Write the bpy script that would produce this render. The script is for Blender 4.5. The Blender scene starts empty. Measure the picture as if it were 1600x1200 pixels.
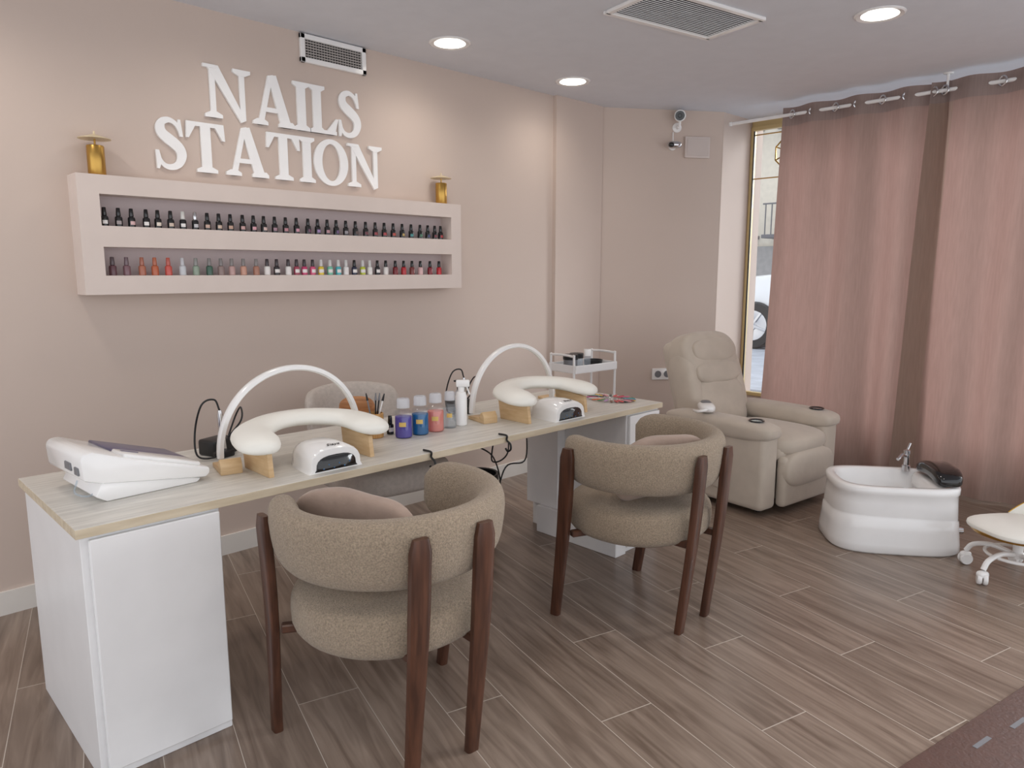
import bpy, bmesh, math, random
from mathutils import Vector, Matrix
random.seed(7)
SC=bpy.context.scene; C=SC.collection
try: SC.view_settings.view_transform='Standard'
except Exception: pass
PI=math.pi
def R(d): return math.radians(d)
# ---------------- camera ----------------
YAW=R(45.58); PITCH=R(8.8); H=1.42; FPX=1130.0
cs,sn=math.cos(PITCH),math.sin(PITCH)
FW=Vector((math.cos(YAW),math.sin(YAW),0)); RT=Vector((math.sin(YAW),-math.cos(YAW),0)); UP=Vector((0,0,1))
def ray(px,py):
    u=(px-800)/FPX; v=(600-py)/FPX
    return FW*(cs+v*sn)+RT*u+UP*(-sn+v*cs)
CAM=Vector((0,0,H))
def at(px,py,x=None,y=None,z=None):
    d=ray(px,py)
    if x is not None: t=x/d.x
    elif y is not None: t=y/d.y
    else: t=(z-H)/d.z
    return CAM+d*t
cam=bpy.data.cameras.new('camera'); co=bpy.data.objects.new('camera',cam); C.objects.link(co)
cam.sensor_width=36; cam.lens=36*FPX/1600; cam.clip_start=.02
co.location=CAM
fwd=FW*cs-UP*sn
co.rotation_euler=fwd.to_track_quat('-Z','Y').to_euler()
SC.camera=co
# ---------------- materials ----------------
MATS={}
def s2l(c):
    return tuple((x/12.92 if x<=.04045 else ((x+.055)/1.055)**2.4) for x in [q/255 for q in c])
def mat(name,rgb,rough=.5,metal=0,bump=0,bscale=200,var=0,vscale=8,spec=.5,emis=0,trans=0,sheen=0,coat=0,bdist=.004):
    if name in MATS: return MATS[name]
    m=bpy.data.materials.new(name); m.use_nodes=True; nt=m.node_tree; N=nt.nodes; L=nt.links
    b=N['Principled BSDF']; c=s2l(rgb)
    b.inputs['Base Color'].default_value=(*c,1); b.inputs['Roughness'].default_value=rough; b.inputs['Metallic'].default_value=metal
    b.inputs['Specular IOR Level'].default_value=spec
    b.inputs['Transmission Weight'].default_value=trans
    b.inputs['Sheen Weight'].default_value=sheen
    b.inputs['Coat Weight'].default_value=coat
    if emis:
        b.inputs['Emission Color'].default_value=(*c,1); b.inputs['Emission Strength'].default_value=emis
    tc=N.new('ShaderNodeTexCoord')
    nz=N.new('ShaderNodeTexNoise'); nz.inputs['Scale'].default_value=vscale; nz.inputs['Detail'].default_value=5
    L.new(tc.outputs['Object'],nz.inputs['Vector'])
    v=var if var else .02
    rp=N.new('ShaderNodeMixRGB'); rp.inputs[1].default_value=(*[x*(1-v) for x in c],1); rp.inputs[2].default_value=(*[min(1,x*(1+v)) for x in c],1)
    mr=N.new('ShaderNodeMapRange'); mr.inputs[1].default_value=.3; mr.inputs[2].default_value=.7
    L.new(nz.outputs['Fac'],mr.inputs[0]); L.new(mr.outputs[0],rp.inputs[0]); L.new(rp.outputs[0],b.inputs['Base Color'])
    if bump:
        n2=N.new('ShaderNodeTexNoise'); n2.inputs['Scale'].default_value=bscale; n2.inputs['Detail'].default_value=3
        L.new(tc.outputs['Object'],n2.inputs['Vector'])
        bp=N.new('ShaderNodeBump'); bp.inputs['Strength'].default_value=bump; bp.inputs['Distance'].default_value=bdist
        L.new(n2.outputs['Fac'],bp.inputs['Height']); L.new(bp.outputs[0],b.inputs['Normal'])
    MATS[name]=m; return m
def wood(name,c1,c2,rough=.45,scale=(1,14,14),axis_scale=6):
    m=bpy.data.materials.new(name); m.use_nodes=True; nt=m.node_tree; N=nt.nodes; L=nt.links; b=N['Principled BSDF']
    tc=N.new('ShaderNodeTexCoord'); mp=N.new('ShaderNodeMapping'); mp.inputs['Scale'].default_value=scale
    nz=N.new('ShaderNodeTexNoise'); nz.inputs['Scale'].default_value=axis_scale; nz.inputs['Detail'].default_value=6
    L.new(tc.outputs['Object'],mp.inputs[0]); L.new(mp.outputs[0],nz.inputs['Vector'])
    r=N.new('ShaderNodeValToRGB'); r.color_ramp.elements[0].position=.35; r.color_ramp.elements[1].position=.65
    r.color_ramp.elements[0].color=(*s2l(c1),1); r.color_ramp.elements[1].color=(*s2l(c2),1)
    L.new(nz.outputs['Fac'],r.inputs[0]); L.new(r.outputs[0],b.inputs['Base Color']); b.inputs['Roughness'].default_value=rough
    return m
m_wall=mat('wall_paint',(207,190,179),.75,bump=.05,bscale=60,var=.02,vscale=1.5)
m_ceil=mat('ceiling_paint',(222,224,230),.9,bump=.03,bscale=50)
m_white=mat('white_laminate',(236,235,235),.35)
m_gloss=mat('white_gloss',(244,243,242),.15,coat=.3)
m_letter=mat('white_acrylic',(252,252,252),.2,coat=.4)
m_bb=mat('baseboard_paint',(232,228,222),.4)
m_gold=mat('brushed_gold',(196,156,84),.28,1,bump=.05,bscale=300)
m_goldp=mat('pale_gold_paint',(216,194,142),.4,.3)
m_chrome=mat('chrome',(210,210,212),.12,1)
m_black=mat('black_plastic',(22,22,24),.4)
m_blackg=mat('black_gloss',(14,13,15),.12,coat=.4)
m_boucle=mat('taupe_boucle',(156,139,119),.95,bump=.9,bscale=300,var=.3,vscale=210,sheen=.2,bdist=.005)
m_pillow=mat('rosy_taupe_velvet',(162,140,126),.85,bump=.3,bscale=70,var=.08,vscale=20,sheen=.3)
m_legw=wood('walnut_leg',(66,40,29),(92,58,42),.35,(14,14,1),4)
m_lwood=wood('pale_ash',(206,172,128),(220,190,148),.5,(3,3,18),4)
m_bamboo=wood('bamboo',(176,128,72),(208,164,104),.45,(20,20,2),6)
m_recl=mat('cream_suede',(194,182,168),.9,bump=.15,bscale=30,var=.05,vscale=9,sheen=.3,bdist=.006)
m_greych=mat('stone_fabric',(190,180,172),.95,bump=.4,bscale=250,var=.08,vscale=60)
m_leather=mat('white_leather',(242,240,232),.38,bump=.08,bscale=150)
m_brown=mat('dark_brown_mat',(84,54,44),.5,bump=.3,bscale=80,var=.12,vscale=30)
m_grey=mat('grey_plastic',(120,120,124),.4)
m_dust=mat('grey_violet_panel',(100,95,120),.3)
m_desk=wood('bleached_wood_top',(200,196,188),(220,216,208),.4,(2.2,22,10),3)
# floor planks
def floor_mat():
    m=bpy.data.materials.new('wood_look_planks'); m.use_nodes=True; nt=m.node_tree; N=nt.nodes; L=nt.links; b=N['Principled BSDF']
    def mth(op,a,b_=None):
        n=N.new('ShaderNodeMath'); n.operation=op
        for i,q in enumerate((a,b_)):
            if q is None: continue
            if isinstance(q,(int,float)): n.inputs[i].default_value=q
            else: L.new(q,n.inputs[i])
        return n.outputs[0]
    tc=N.new('ShaderNodeTexCoord'); mp=N.new('ShaderNodeMapping'); mp.inputs['Rotation'].default_value=(0,0,R(-75.2)); mp.inputs['Location'].default_value=(.3,.065,0)
    L.new(tc.outputs['Object'],mp.inputs[0]); sx=N.new('ShaderNodeSeparateXYZ'); L.new(mp.outputs[0],sx.inputs[0])
    s,w=sx.outputs[0],sx.outputs[1]; W=.205; LL=1.2
    row=mth('FLOOR',mth('DIVIDE',w,W)); off=mth('MULTIPLY',mth('FRACT',mth('MULTIPLY',row,.381)),LL)
    s2=mth('ADD',s,off); q=mth('DIVIDE',s2,LL); col=mth('FLOOR',q)
    fs=mth('FRACT',q); fw=mth('FRACT',mth('DIVIDE',w,W))
    ds=mth('MULTIPLY',mth('MINIMUM',fs,mth('SUBTRACT',1,fs)),LL); dw=mth('MULTIPLY',mth('MINIMUM',fw,mth('SUBTRACT',1,fw)),W)
    g=mth('MAXIMUM',mth('LESS_THAN',ds,.0016),mth('LESS_THAN',dw,.0011))
    cb=N.new('ShaderNodeCombineXYZ'); L.new(row,cb.inputs[0]); L.new(col,cb.inputs[1])
    wn=N.new('ShaderNodeTexWhiteNoise'); L.new(cb.outputs[0],wn.inputs['Vector'])
    cb2=N.new('ShaderNodeCombineXYZ'); L.new(mth('MULTIPLY',s2,1.3),cb2.inputs[0]); L.new(mth('MULTIPLY',w,15),cb2.inputs[1]); L.new(mth('MULTIPLY',wn.outputs['Value'],40),cb2.inputs[2])
    nz=N.new('ShaderNodeTexNoise'); nz.inputs['Scale'].default_value=1.9; nz.inputs['Detail'].default_value=9; nz.inputs['Distortion'].default_value=.9; L.new(cb2.outputs[0],nz.inputs['Vector'])
    r=N.new('ShaderNodeValToRGB'); e=r.color_ramp.elements; e[0].position=.25; e[1].position=.75
    e[0].color=(*s2l((104,87,75)),1); e[1].color=(*s2l((156,138,124)),1)
    L.new(nz.outputs['Fac'],r.inputs[0])
    hv=N.new('ShaderNodeHueSaturation'); L.new(r.outputs[0],hv.inputs['Color']); L.new(mth('ADD',mth('MULTIPLY',wn.outputs['Value'],.2),.9),hv.inputs['Value'])
    mx=N.new('ShaderNodeMixRGB'); L.new(g,mx.inputs[0]); L.new(hv.outputs[0],mx.inputs[1]); mx.inputs[2].default_value=(*s2l((198,188,176)),1)
    L.new(mx.outputs[0],b.inputs['Base Color']); b.inputs['Roughness'].default_value=.28
    bp=N.new('ShaderNodeBump'); bp.inputs['Strength'].default_value=.12; bp.inputs['Distance'].default_value=.003; L.new(nz.outputs['Fac'],bp.inputs['Height']); L.new(bp.outputs[0],b.inputs['Normal'])
    return m
m_floor=floor_mat()
def curtain_mat(name,dif,tr,mixf):
    m=bpy.data.materials.new(name); m.use_nodes=True; nt=m.node_tree; N=nt.nodes; L=nt.links
    N.remove(N['Principled BSDF']); out=[n for n in N if n.type=='OUTPUT_MATERIAL'][0]
    d=N.new('ShaderNodeBsdfDiffuse'); t=N.new('ShaderNodeBsdfTranslucent'); mx=N.new('ShaderNodeMixShader')
    tc=N.new('ShaderNodeTexCoord'); mp=N.new('ShaderNodeMapping'); mp.inputs['Scale'].default_value=(30,30,2.5)
    nz=N.new('ShaderNodeTexNoise'); nz.inputs['Scale'].default_value=3; nz.inputs['Detail'].default_value=6
    L.new(tc.outputs['Object'],mp.inputs[0]); L.new(mp.outputs[0],nz.inputs['Vector'])
    for sh,c in ((d,dif),(t,tr)):
        q=N.new('ShaderNodeMixRGB'); cc=s2l(c); q.inputs[1].default_value=(*[x*.84 for x in cc],1); q.inputs[2].default_value=(*[min(1,x*1.16) for x in cc],1)
        L.new(nz.outputs['Fac'],q.inputs[0]); L.new(q.outputs[0],sh.inputs['Color'])
    mx.inputs[0].default_value=mixf; L.new(d.outputs[0],mx.inputs[1]); L.new(t.outputs[0],mx.inputs[2]); L.new(mx.outputs[0],out.inputs[0])
    return m
m_curt=curtain_mat('pink_backlit_linen',(150,134,124),(186,146,136),.38)
m_curth=curtain_mat('taupe_header_cloth',(148,132,126),(160,132,126),.2)
m_curts=curtain_mat('taupe_double_linen',(152,134,122),(178,146,132),.32)
def glass_mat(name,f=.05,tint=(1,1,1)):
    m=bpy.data.materials.new(name); m.use_nodes=True; nt=m.node_tree; N=nt.nodes; L=nt.links
    N.remove(N['Principled BSDF']); out=[n for n in N if n.type=='OUTPUT_MATERIAL'][0]
    a=N.new('ShaderNodeBsdfTransparent'); a.inputs[0].default_value=(*tint,1); g=N.new('ShaderNodeBsdfGlossy'); g.inputs['Roughness'].default_value=.03; mx=N.new('ShaderNodeMixShader'); mx.inputs[0].default_value=f
    L.new(a.outputs[0],mx.inputs[1]); L.new(g.outputs[0],mx.inputs[2]); L.new(mx.outputs[0],out.inputs[0]); return m
m_glass=glass_mat('window_glass')
m_shell=glass_mat('clear_bottle_shell',.08,(.97,.98,.99))
def clear(name,rgb,a=.35):
    m=bpy.data.materials.new(name); m.use_nodes=True; nt=m.node_tree; N=nt.nodes; L=nt.links
    b=N['Principled BSDF']; out=[n for n in N if n.type=='OUTPUT_MATERIAL'][0]; c=s2l(rgb)
    b.inputs['Base Color'].default_value=(*c,1); b.inputs['Roughness'].default_value=.08
    t=N.new('ShaderNodeBsdfTransparent'); t.inputs[0].default_value=(*c,1); mx=N.new('ShaderNodeMixShader'); mx.inputs[0].default_value=a
    L.new(t.outputs[0],mx.inputs[1]); L.new(b.outputs[0],mx.inputs[2]); L.new(mx.outputs[0],out.inputs[0]); return m
m_clear=clear('clear_plastic',(235,240,245),.16)
# ---------------- mesh helpers ----------------
def NB(): return bmesh.new()
def merge(bm,t,M=None):
    if M is not None: t.transform(M)
    me=bpy.data.meshes.new('tmp'); t.to_mesh(me); t.free(); bm.from_mesh(me); bpy.data.meshes.remove(me)
def box(bm,c,s,bev=0,seg=2,M=None,rz=0,rx=0,ry=0):
    t=bmesh.new(); bmesh.ops.create_cube(t,size=1); bmesh.ops.scale(t,vec=Vector(s),verts=t.verts)
    if bev: bmesh.ops.bevel(t,geom=list(t.edges),offset=bev,segments=seg,profile=.5,affect='EDGES')
    T=Matrix.Translation(Vector(c))@Matrix.Rotation(rz,4,'Z')@Matrix.Rotation(ry,4,'Y')@Matrix.Rotation(rx,4,'X')
    if M is not None: T=M@T
    merge(bm,t,T); return bm
def loft(bm,rings,cap=True,closed=False,M=None,open_ring=False):
    t=bmesh.new(); V=[[t.verts.new(p) for p in r] for r in rings]
    n=len(V[0]); k=len(V)
    for i in range(k if closed else k-1):
        a=V[i]; b=V[(i+1)%k]
        for j in range(n-1 if open_ring else n):
            try: t.faces.new((a[j],a[(j+1)%n],b[(j+1)%n],b[j]))
            except ValueError: pass
    if cap and not closed:
        t.faces.new(V[0][::-1]); t.faces.new(V[-1])
    bmesh.ops.recalc_face_normals(t,faces=t.faces)
    merge(bm,t,M); return bm
def lathe(bm,prof,c=(0,0,0),n=24,M=None):
    rings=[[Vector((max(r,.0002)*math.cos(2*PI*j/n),max(r,.0002)*math.sin(2*PI*j/n),z))+Vector(c) for j in range(n)] for r,z in prof]
    return loft(bm,rings,M=M)
def catmull(P,k=6,closed=False):
    P=[Vector(p) for p in P]; out=[]; n=len(P)
    rng=n if closed else n-1
    for i in range(rng):
        p0=P[(i-1)%n] if (closed or i>0) else P[0]*2-P[1]; p1=P[i]; p2=P[(i+1)%n]; p3=P[(i+2)%n] if (closed or i+2<n) else P[-1]*2-P[-2]
        for j in range(k):
            t=j/k; out.append(.5*((2*p1)+(p2-p0)*t+(2*p0-5*p1+4*p2-p3)*t*t+(-p0+3*p1-3*p2+p3)*t**3))
    if not closed: out.append(P[-1])
    return out
def tube(bm,pts,r,n=8,closed=False,M=None):
    pts=[Vector(p) for p in pts]; k=len(pts); rings=[]; nrm=None
    for i,p in enumerate(pts):
        a=pts[(i-1)%k] if (closed or i>0) else pts[0]; b=pts[(i+1)%k] if (closed or i<k-1) else pts[-1]
        t=(b-a).normalized()
        if nrm is None:
            nrm=t.cross(Vector((0,0,1)));
            if nrm.length<.1: nrm=t.cross(Vector((1,0,0)))
            nrm.normalize()
        nrm=(nrm-t*nrm.dot(t)).normalized(); bn=t.cross(nrm)
        rr=r(i/(k-1)) if callable(r) else r
        rings.append([p+nrm*math.cos(2*PI*j/n)*rr+bn*math.sin(2*PI*j/n)*rr for j in range(n)])
    return loft(bm,rings,closed=closed,M=M)
def sp(x,e): return math.copysign(abs(x)**e,x)
def sell(bm,c,s,e1=.5,e2=.5,M=None,nu=36,nv=18,fn=None):
    rings=[]
    for i in range(nv+1):
        th=-PI/2+PI*i/nv; th=max(-PI/2+.01,min(PI/2-.01,th)); rr=[]
        for j in range(nu):
            ph=2*PI*j/nu
            p=Vector((s[0]*sp(math.cos(th),e1)*sp(math.cos(ph),e2),s[1]*sp(math.cos(th),e1)*sp(math.sin(ph),e2),s[2]*sp(math.sin(th),e1)))
            if fn: p=fn(p)
            rr.append(p)
        rings.append(rr)
    T=Matrix.Translation(Vector(c))
    if M is not None: T=T@M
    return loft(bm,rings,M=T)
def prism(bm,poly,h,M=None,bev=0):
    t=bmesh.new(); v=[t.verts.new((p[0],p[1],0)) for p in poly]; f=t.faces.new(v)
    r=bmesh.ops.extrude_face_region(t,geom=[f]); bmesh.ops.translate(t,vec=(0,0,h),verts=[x for x in r['geom'] if isinstance(x,bmesh.types.BMVert)])
    bmesh.ops.recalc_face_normals(t,faces=t.faces)
    if bev: bmesh.ops.bevel(t,geom=list(t.edges),offset=bev,segments=2,profile=.5,affect='EDGES')
    merge(bm,t,M); return bm
XZ=Matrix(((1,0,0,0),(0,0,-1,0),(0,1,0,0),(0,0,0,1)))   # (x,y,z)->(x,-z,y)
def obj(name,bm,m,parent=None,smooth=True,loc=None,ang=35,kind=None,label=None,recalc=True):
    me=bpy.data.meshes.new(name)
    if recalc: bmesh.ops.recalc_face_normals(bm,faces=bm.faces)
    bm.to_mesh(me); bm.free(); me.materials.append(m)
    if smooth:
        for p in me.polygons: p.use_smooth=True
        try: me.set_sharp_from_angle(angle=R(ang))
        except Exception: pass
    o=bpy.data.objects.new(name,me); C.objects.link(o)
    if parent: o.parent=parent
    if loc: o.location=loc
    if kind: o['kind']=kind
    if label: o['label']=label
    return o
def thing(name,label,cat,loc=(0,0,0),rz=0,group=None):
    o=bpy.data.objects.new(name,None); C.objects.link(o); o.location=loc; o.rotation_euler=(0,0,rz); o['label']=label; o['category']=cat
    if group: o['group']=group
    o.empty_display_size=.1
    return o
def tag(o,label,cat,group=None):
    o['label']=label; o['category']=cat
    if group: o['group']=group
    return o
def struct(name,bm,m,parent=None,smooth=False):
    return obj(name,bm,m,parent,smooth,kind=None if parent else 'structure')
def dup(root,loc,rz=0,label=None,group=None):
    r=root.copy(); C.objects.link(r); r.location=loc; r.rotation_euler=(0,0,rz)
    if label: r['label']=label
    if group: r['group']=group
    for ch in list(root.children):
        c=ch.copy(); C.objects.link(c); c.parent=r
        for g in list(ch.children):
            d=g.copy(); C.objects.link(d); d.parent=c
    return r
# ---------------- room ----------------
WY=3.53; CZ=2.62; B0=Vector((4.35,3.53,0)); B1=Vector((5.17,2.97,0)); WX=5.62
def slab(P,Q,z0,z1,th,out):
    bm=NB(); o=Vector(out).normalized()*th; P=Vector((P[0],P[1],0)); Q=Vector((Q[0],Q[1],0)); o=Vector((o.x,o.y,0))
    base=[P,Q,Q+o,P+o]; loft(bm,[[p+Vector((0,0,z0)) for p in base],[p+Vector((0,0,z1)) for p in base]]); return bm
bm=NB(); box(bm,(1.9,1.0,-.05),(7.5,5.4,.1)); struct('floor',bm,m_floor)
bm=NB(); box(bm,(1.9,1.0,CZ+.05),(7.6,5.4,.1)); struct('ceiling',bm,m_ceil)
struct('wall_left',slab((-1.8,WY),(3.86,WY),0,CZ,.1,(0,1)),m_wall)
struct('wall_pier',slab((3.86,WY-.03),(4.37,WY-.03),0,CZ,.13,(0,1)),m_wall)
struct('wall_corner',slab((4.33,3.545),(5.17,2.97),0,CZ,.1,(.57,.82)),m_wall)
struct('wall_return',slab((5.165,2.972),(5.8,2.972),0,CZ,.1,(0,1)),m_wall)
bm=NB(); box(bm,(WX+.05,1.0,.2),(.12,3.94,.4)); struct('wall_right',bm,m_wall)
bm=NB(); box(bm,(WX+.05,1.0,2.59),(.12,3.94,.06)); struct('trim_1',bm,m_goldp)
struct('baseboard_left',slab((-1.8,WY),(3.86,WY),0,.1,.014,(0,-1)),m_bb)
struct('baseboard_pier',slab((3.86,WY-.03),(4.36,WY-.03),0,.1,.014,(0,-1)),m_bb)
struct('baseboard_corner',slab((4.35,3.53),(5.17,2.97),0,.1,.014,(-.57,-.82)),m_bb)
# window
bm=NB()
box(bm,(WX,2.958,1.48),(.05,.024,2.17),.003)
for y in (1.75,.55,-.65): box(bm,(WX,y,1.48),(.06,.05,2.17),.004)
for z in (.415,2.55): box(bm,(WX,1.0,z),(.05,3.9,.03),.004)
win=struct('window_1',bm,m_goldp)
bm=NB(); box(bm,(WX,1.14,1.48),(.008,3.6,2.1)); obj('pane',bm,m_glass,win,False)
bm=NB(); box(bm,(WX-.02,2.941,1.48),(.01,.009,2.1)); obj('gasket',bm,m_black,win,False)
bm=NB()
yy=2.64
for rr_ in (.13,.075):
    tube(bm,[Vector((WX-.012,yy+rr_*math.cos(PI/8+k*PI/4),2.34+rr_*math.sin(PI/8+k*PI/4))) for k in range(8)],.006,6,closed=True)
for k in range(8):
    a=PI/8+k*PI/4; tube(bm,[(WX-.012,yy+.075*math.cos(a),2.34+.075*math.sin(a)),(WX-.012,yy+.13*math.cos(a),2.34+.13*math.sin(a))],.005,6)
for z in (2.16,2.5): tube(bm,[(WX-.012,2.94,z),(WX-.012,2.4,z)],.005,6)
obj('leading',bm,m_gold,win)
# ---------------- outside ----------------
m_pave=mat('street_paving',(186,190,198),.8,bump=.2,bscale=30,var=.15,vscale=6)
bm=NB(); box(bm,(18,6,.3),(24.4,30,.1)); box(bm,(7.2,6,.36),(2.4,30,.05),.01); struct('ground_outside',bm,m_pave)
m_fac=mat('cream_render',(232,224,208),.9,bump=.1,bscale=20,var=.05)
bl=thing('building','cream street building with tall grey windows and balconies across the road','building',(20,9,.35))
bm=NB(); box(bm,(.5,0,4.5),(1,20,9)); obj('wall',bm,m_fac,bl,False)
bm=NB(); box(bm,(-.04,0,.9),(.1,20,1.8)); obj('plinth',bm,mat('grey_stone',(170,168,166),.8,var=.1),bl,False)
for k in range(9):
    for z in (3.2,6.2):
        y=-8+k*2.0
        bm=NB(); box(bm,(-.03,y,z),(.1,1.2,2.1),.02); w=obj('window',bm,m_white,bl,False)
        for q in (-.28,.28):
            bm=NB(); box(bm,(-.09,y+q,z),(.02,.48,1.9)); obj('pane',bm,m_grey,w,False)
        bm=NB(); box(bm,(-.35,y,z-1.15),(.7,1.6,.1),.01)
        for j in range(9): box(bm,(-.66,y-.72+j*.18,z-.7),(.025,.025,.85))
        box(bm,(-.66,y,z-.27),(.04,1.6,.04)); obj('balcony',bm,mat('iron_grey',(110,110,114),.5),bl,False)
# car
car=thing('car','white parked car seen through the gap beside the curtain','car',(9.6,3.60,.35),0)
m_car=mat('white_car_paint',(246,248,250),.2,coat=.8)
prof=[(-2.1,.3),(2.05,.3),(2.12,.55),(2.05,.85),(1.75,.98),(1.0,1.05),(.45,1.42),(-.9,1.47),(-1.7,1.1),(-2.1,1.0),(-2.15,.6)]
YZ=Matrix(((0,0,1,0),(1,0,0,0),(0,1,0,0),(0,0,0,1)))
bm=NB(); prism(bm,prof,1.75,YZ,.07); obj('body',bm,m_car,car)
bm=NB(); prism(bm,[(-1.4,1.02),(.78,1.02),(.38,1.36),(-.85,1.4)],1.79,Matrix.Translation((-.02,0,0))@YZ,.01); obj('window',bm,m_blackg,car)
for y in (-1.3,1.3):
    for x in (.0,1.6):
        M=Matrix.Translation((x+.02,y,.33))@Matrix.Rotation(PI/2,4,'Y')
        bm=NB(); lathe(bm,[(.2,-.1),(.31,-.1),(.33,-.06),(.33,.1),(.31,.14),(.2,.14)],n=32,M=M); wh=obj('wheel',bm,m_black,car)
        bm=NB(); lathe(bm,[(.02,-.12),(.06,-.125),(.07,-.1),(.21,-.105),(.22,-.09)],n=28,M=M)
        for k in range(5): box(bm,(.12*math.cos(k*2*PI/5),.12*math.sin(k*2*PI/5),-.115),(.2,.035,.02),.004,1,M=M,rz=k*2*PI/5)
        obj('hub_cap',bm,m_chrome,wh)
bm=NB(); sell(bm,(.3,2.02,.72),(.22,.12,.09)); obj('headlight',bm,m_clear,car)
# ---------------- ceiling fixtures ----------------
m_emit=mat('lit_diffuser',(255,248,236),.5,emis=6)
DLC=(1,.93,.84)
def downlight(x,y,label,e,first=[None]):
    if first[0] is None:
        t=thing('ceiling_downlight',label,'ceiling light',(x,y,CZ),0,'round recessed ceiling downlights')
        bm=NB(); lathe(bm,[(.082,0),(.082,-.004),(.104,-.008),(.112,-.003),(.112,0)],n=40); obj('trim_ring',bm,m_gloss,t)
        bm=NB(); lathe(bm,[(.001,-.0045),(.083,-.0045),(.083,-.0005),(.001,-.0005)],n=40); obj('diffuser',bm,m_emit,t)
        first[0]=t
    else: t=dup(first[0],(x,y,CZ),0,label)
    lamp(x,y,e,'downlight_lamp')
def lamp(x,y,e,nm='room_lamp'):
    l=bpy.data.lights.new(nm,'SPOT'); l.energy=e; l.color=DLC; l.shadow_soft_size=.12; l.spot_size=R(165); l.spot_blend=1
    lo=bpy.data.objects.new(nm,l); C.objects.link(lo); lo.location=(x,y,CZ-.03)
a=at(703,67,z=CZ); b=at(895,127,z=CZ); c_=at(1375,22,z=CZ)
downlight(a.x,a.y,'round white downlight closest to the lettering and the wall vent',14)
downlight(b.x,b.y,'smallest round downlight, nearest to the room corner with the cameras',10)
downlight(c_.x,c_.y,'largest round downlight beside the slatted ceiling vent, towards the curtain',15)
lamp(1.5,3.0,13); lamp(.4,3.0,20); lamp(1.6,.9,22); lamp(.3,.9,22); lamp(3.0,.2,18)
# ceiling vent
vc=(at(950,17,z=CZ)+at(1190,27,z=CZ))/2
v=thing('ceiling_vent','rectangular white slatted air vent recessed in the ceiling','vent',(vc.x,vc.y,CZ),R(-11))
bm=NB()
for sx,sy,cx,cy in ((.70,.03,0,.17),(.70,.03,0,-.17),(.03,.34,.335,0),(.03,.34,-.335,0)): box(bm,(cx,cy,-.008),(sx,sy,.016),.003,1)
obj('frame',bm,m_gloss,v)
bm=NB(); box(bm,(0,0,-.002),(.64,.32,.003)); obj('backing',bm,mat('vent_dark',(90,88,90),.8),v,False)
bm=NB()
for k in range(18): box(bm,(0,-.147+k*.0173,-.008),(.65,.010,.003),rx=R(30))
obj('slats',bm,m_white,v,False)
# wall vent
p0=at(466,52,y=WY); p1=at(570,118,y=WY)
cx=(p0.x+p1.x)/2; w=(p1.x-p0.x); h=abs(at(466,52,y=WY).z-at(466,97,y=WY).z)
cz=(at(518,64,y=WY).z+at(518,108,y=WY).z)/2
v=thing('wall_vent','white rectangular wall vent with dark grille above the upper word','vent',(cx,WY,cz))
bm=NB()
for sx,sz,x,z in ((w,.026,0,h/2-.013),(w,.026,0,-h/2+.013),(.026,h,w/2-.013,0),(.026,h,-w/2+.013,0)): box(bm,(x,-.01,z),(sx,.02,sz),.003,1)
obj('frame',bm,m_gloss,v)
bm=NB(); box(bm,(0,-.003,0),(w-.05,.004,h-.05)); obj('backing',bm,mat('vent_dark2',(60,58,58),.8),v,False)
bm=NB()
for k in range(6): box(bm,(0,-.012,-h/2+.037+k*(h-.074)/5),(w-.05,.004,.005))
for k in range(22): box(bm,(-w/2+.03+k*(w-.06)/21,-.009,0),(.003,.004,h-.05))
obj('grille',bm,mat('grille_grey',(176,170,166),.5),v,False)
# ---------------- lettering ----------------
def stroke(P,W,k=6):
    pts=catmull([(x,y,0) for x,y in P],k); ws=catmull([(w_,0,0) for w_ in W],k); L=[];Rr=[]
    for i,p in enumerate(pts):
        a=pts[max(0,i-1)]; b=pts[min(len(pts)-1,i+1)]; t=(b-a).normalized(); nn=Vector((-t.y,t.x,0))*ws[i].x/2
        L.append(p+nn); Rr.append(p-nn)
    return [('strip',[(p.x,p.y) for p in L],[(p.x,p.y) for p in Rr])]
def rc(x0,y0,x1,y1): return [(x0,y0),(x1,y0),(x1,y1),(x0,y1)]
def foot(xc,wd,y,top=False,st=.15):
    s_=-1 if top else 1
    return [[(xc-wd/2,y),(xc+wd/2,y),(xc+wd/2,y+.065*s_),(xc+st/2,y+.12*s_),(xc-st/2,y+.12*s_),(xc-wd/2,y+.065*s_)]]
def ell(cx,cy,ro,so,ri,si,n=48):
    L=[(cx+ro*math.cos(2*PI*k/n),cy+so*math.sin(2*PI*k/n)) for k in range(n+1)]
    I=[(cx+ri*math.cos(2*PI*k/n),cy+si*math.sin(2*PI*k/n)) for k in range(n+1)]
    return [('strip',L,I)]
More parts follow.
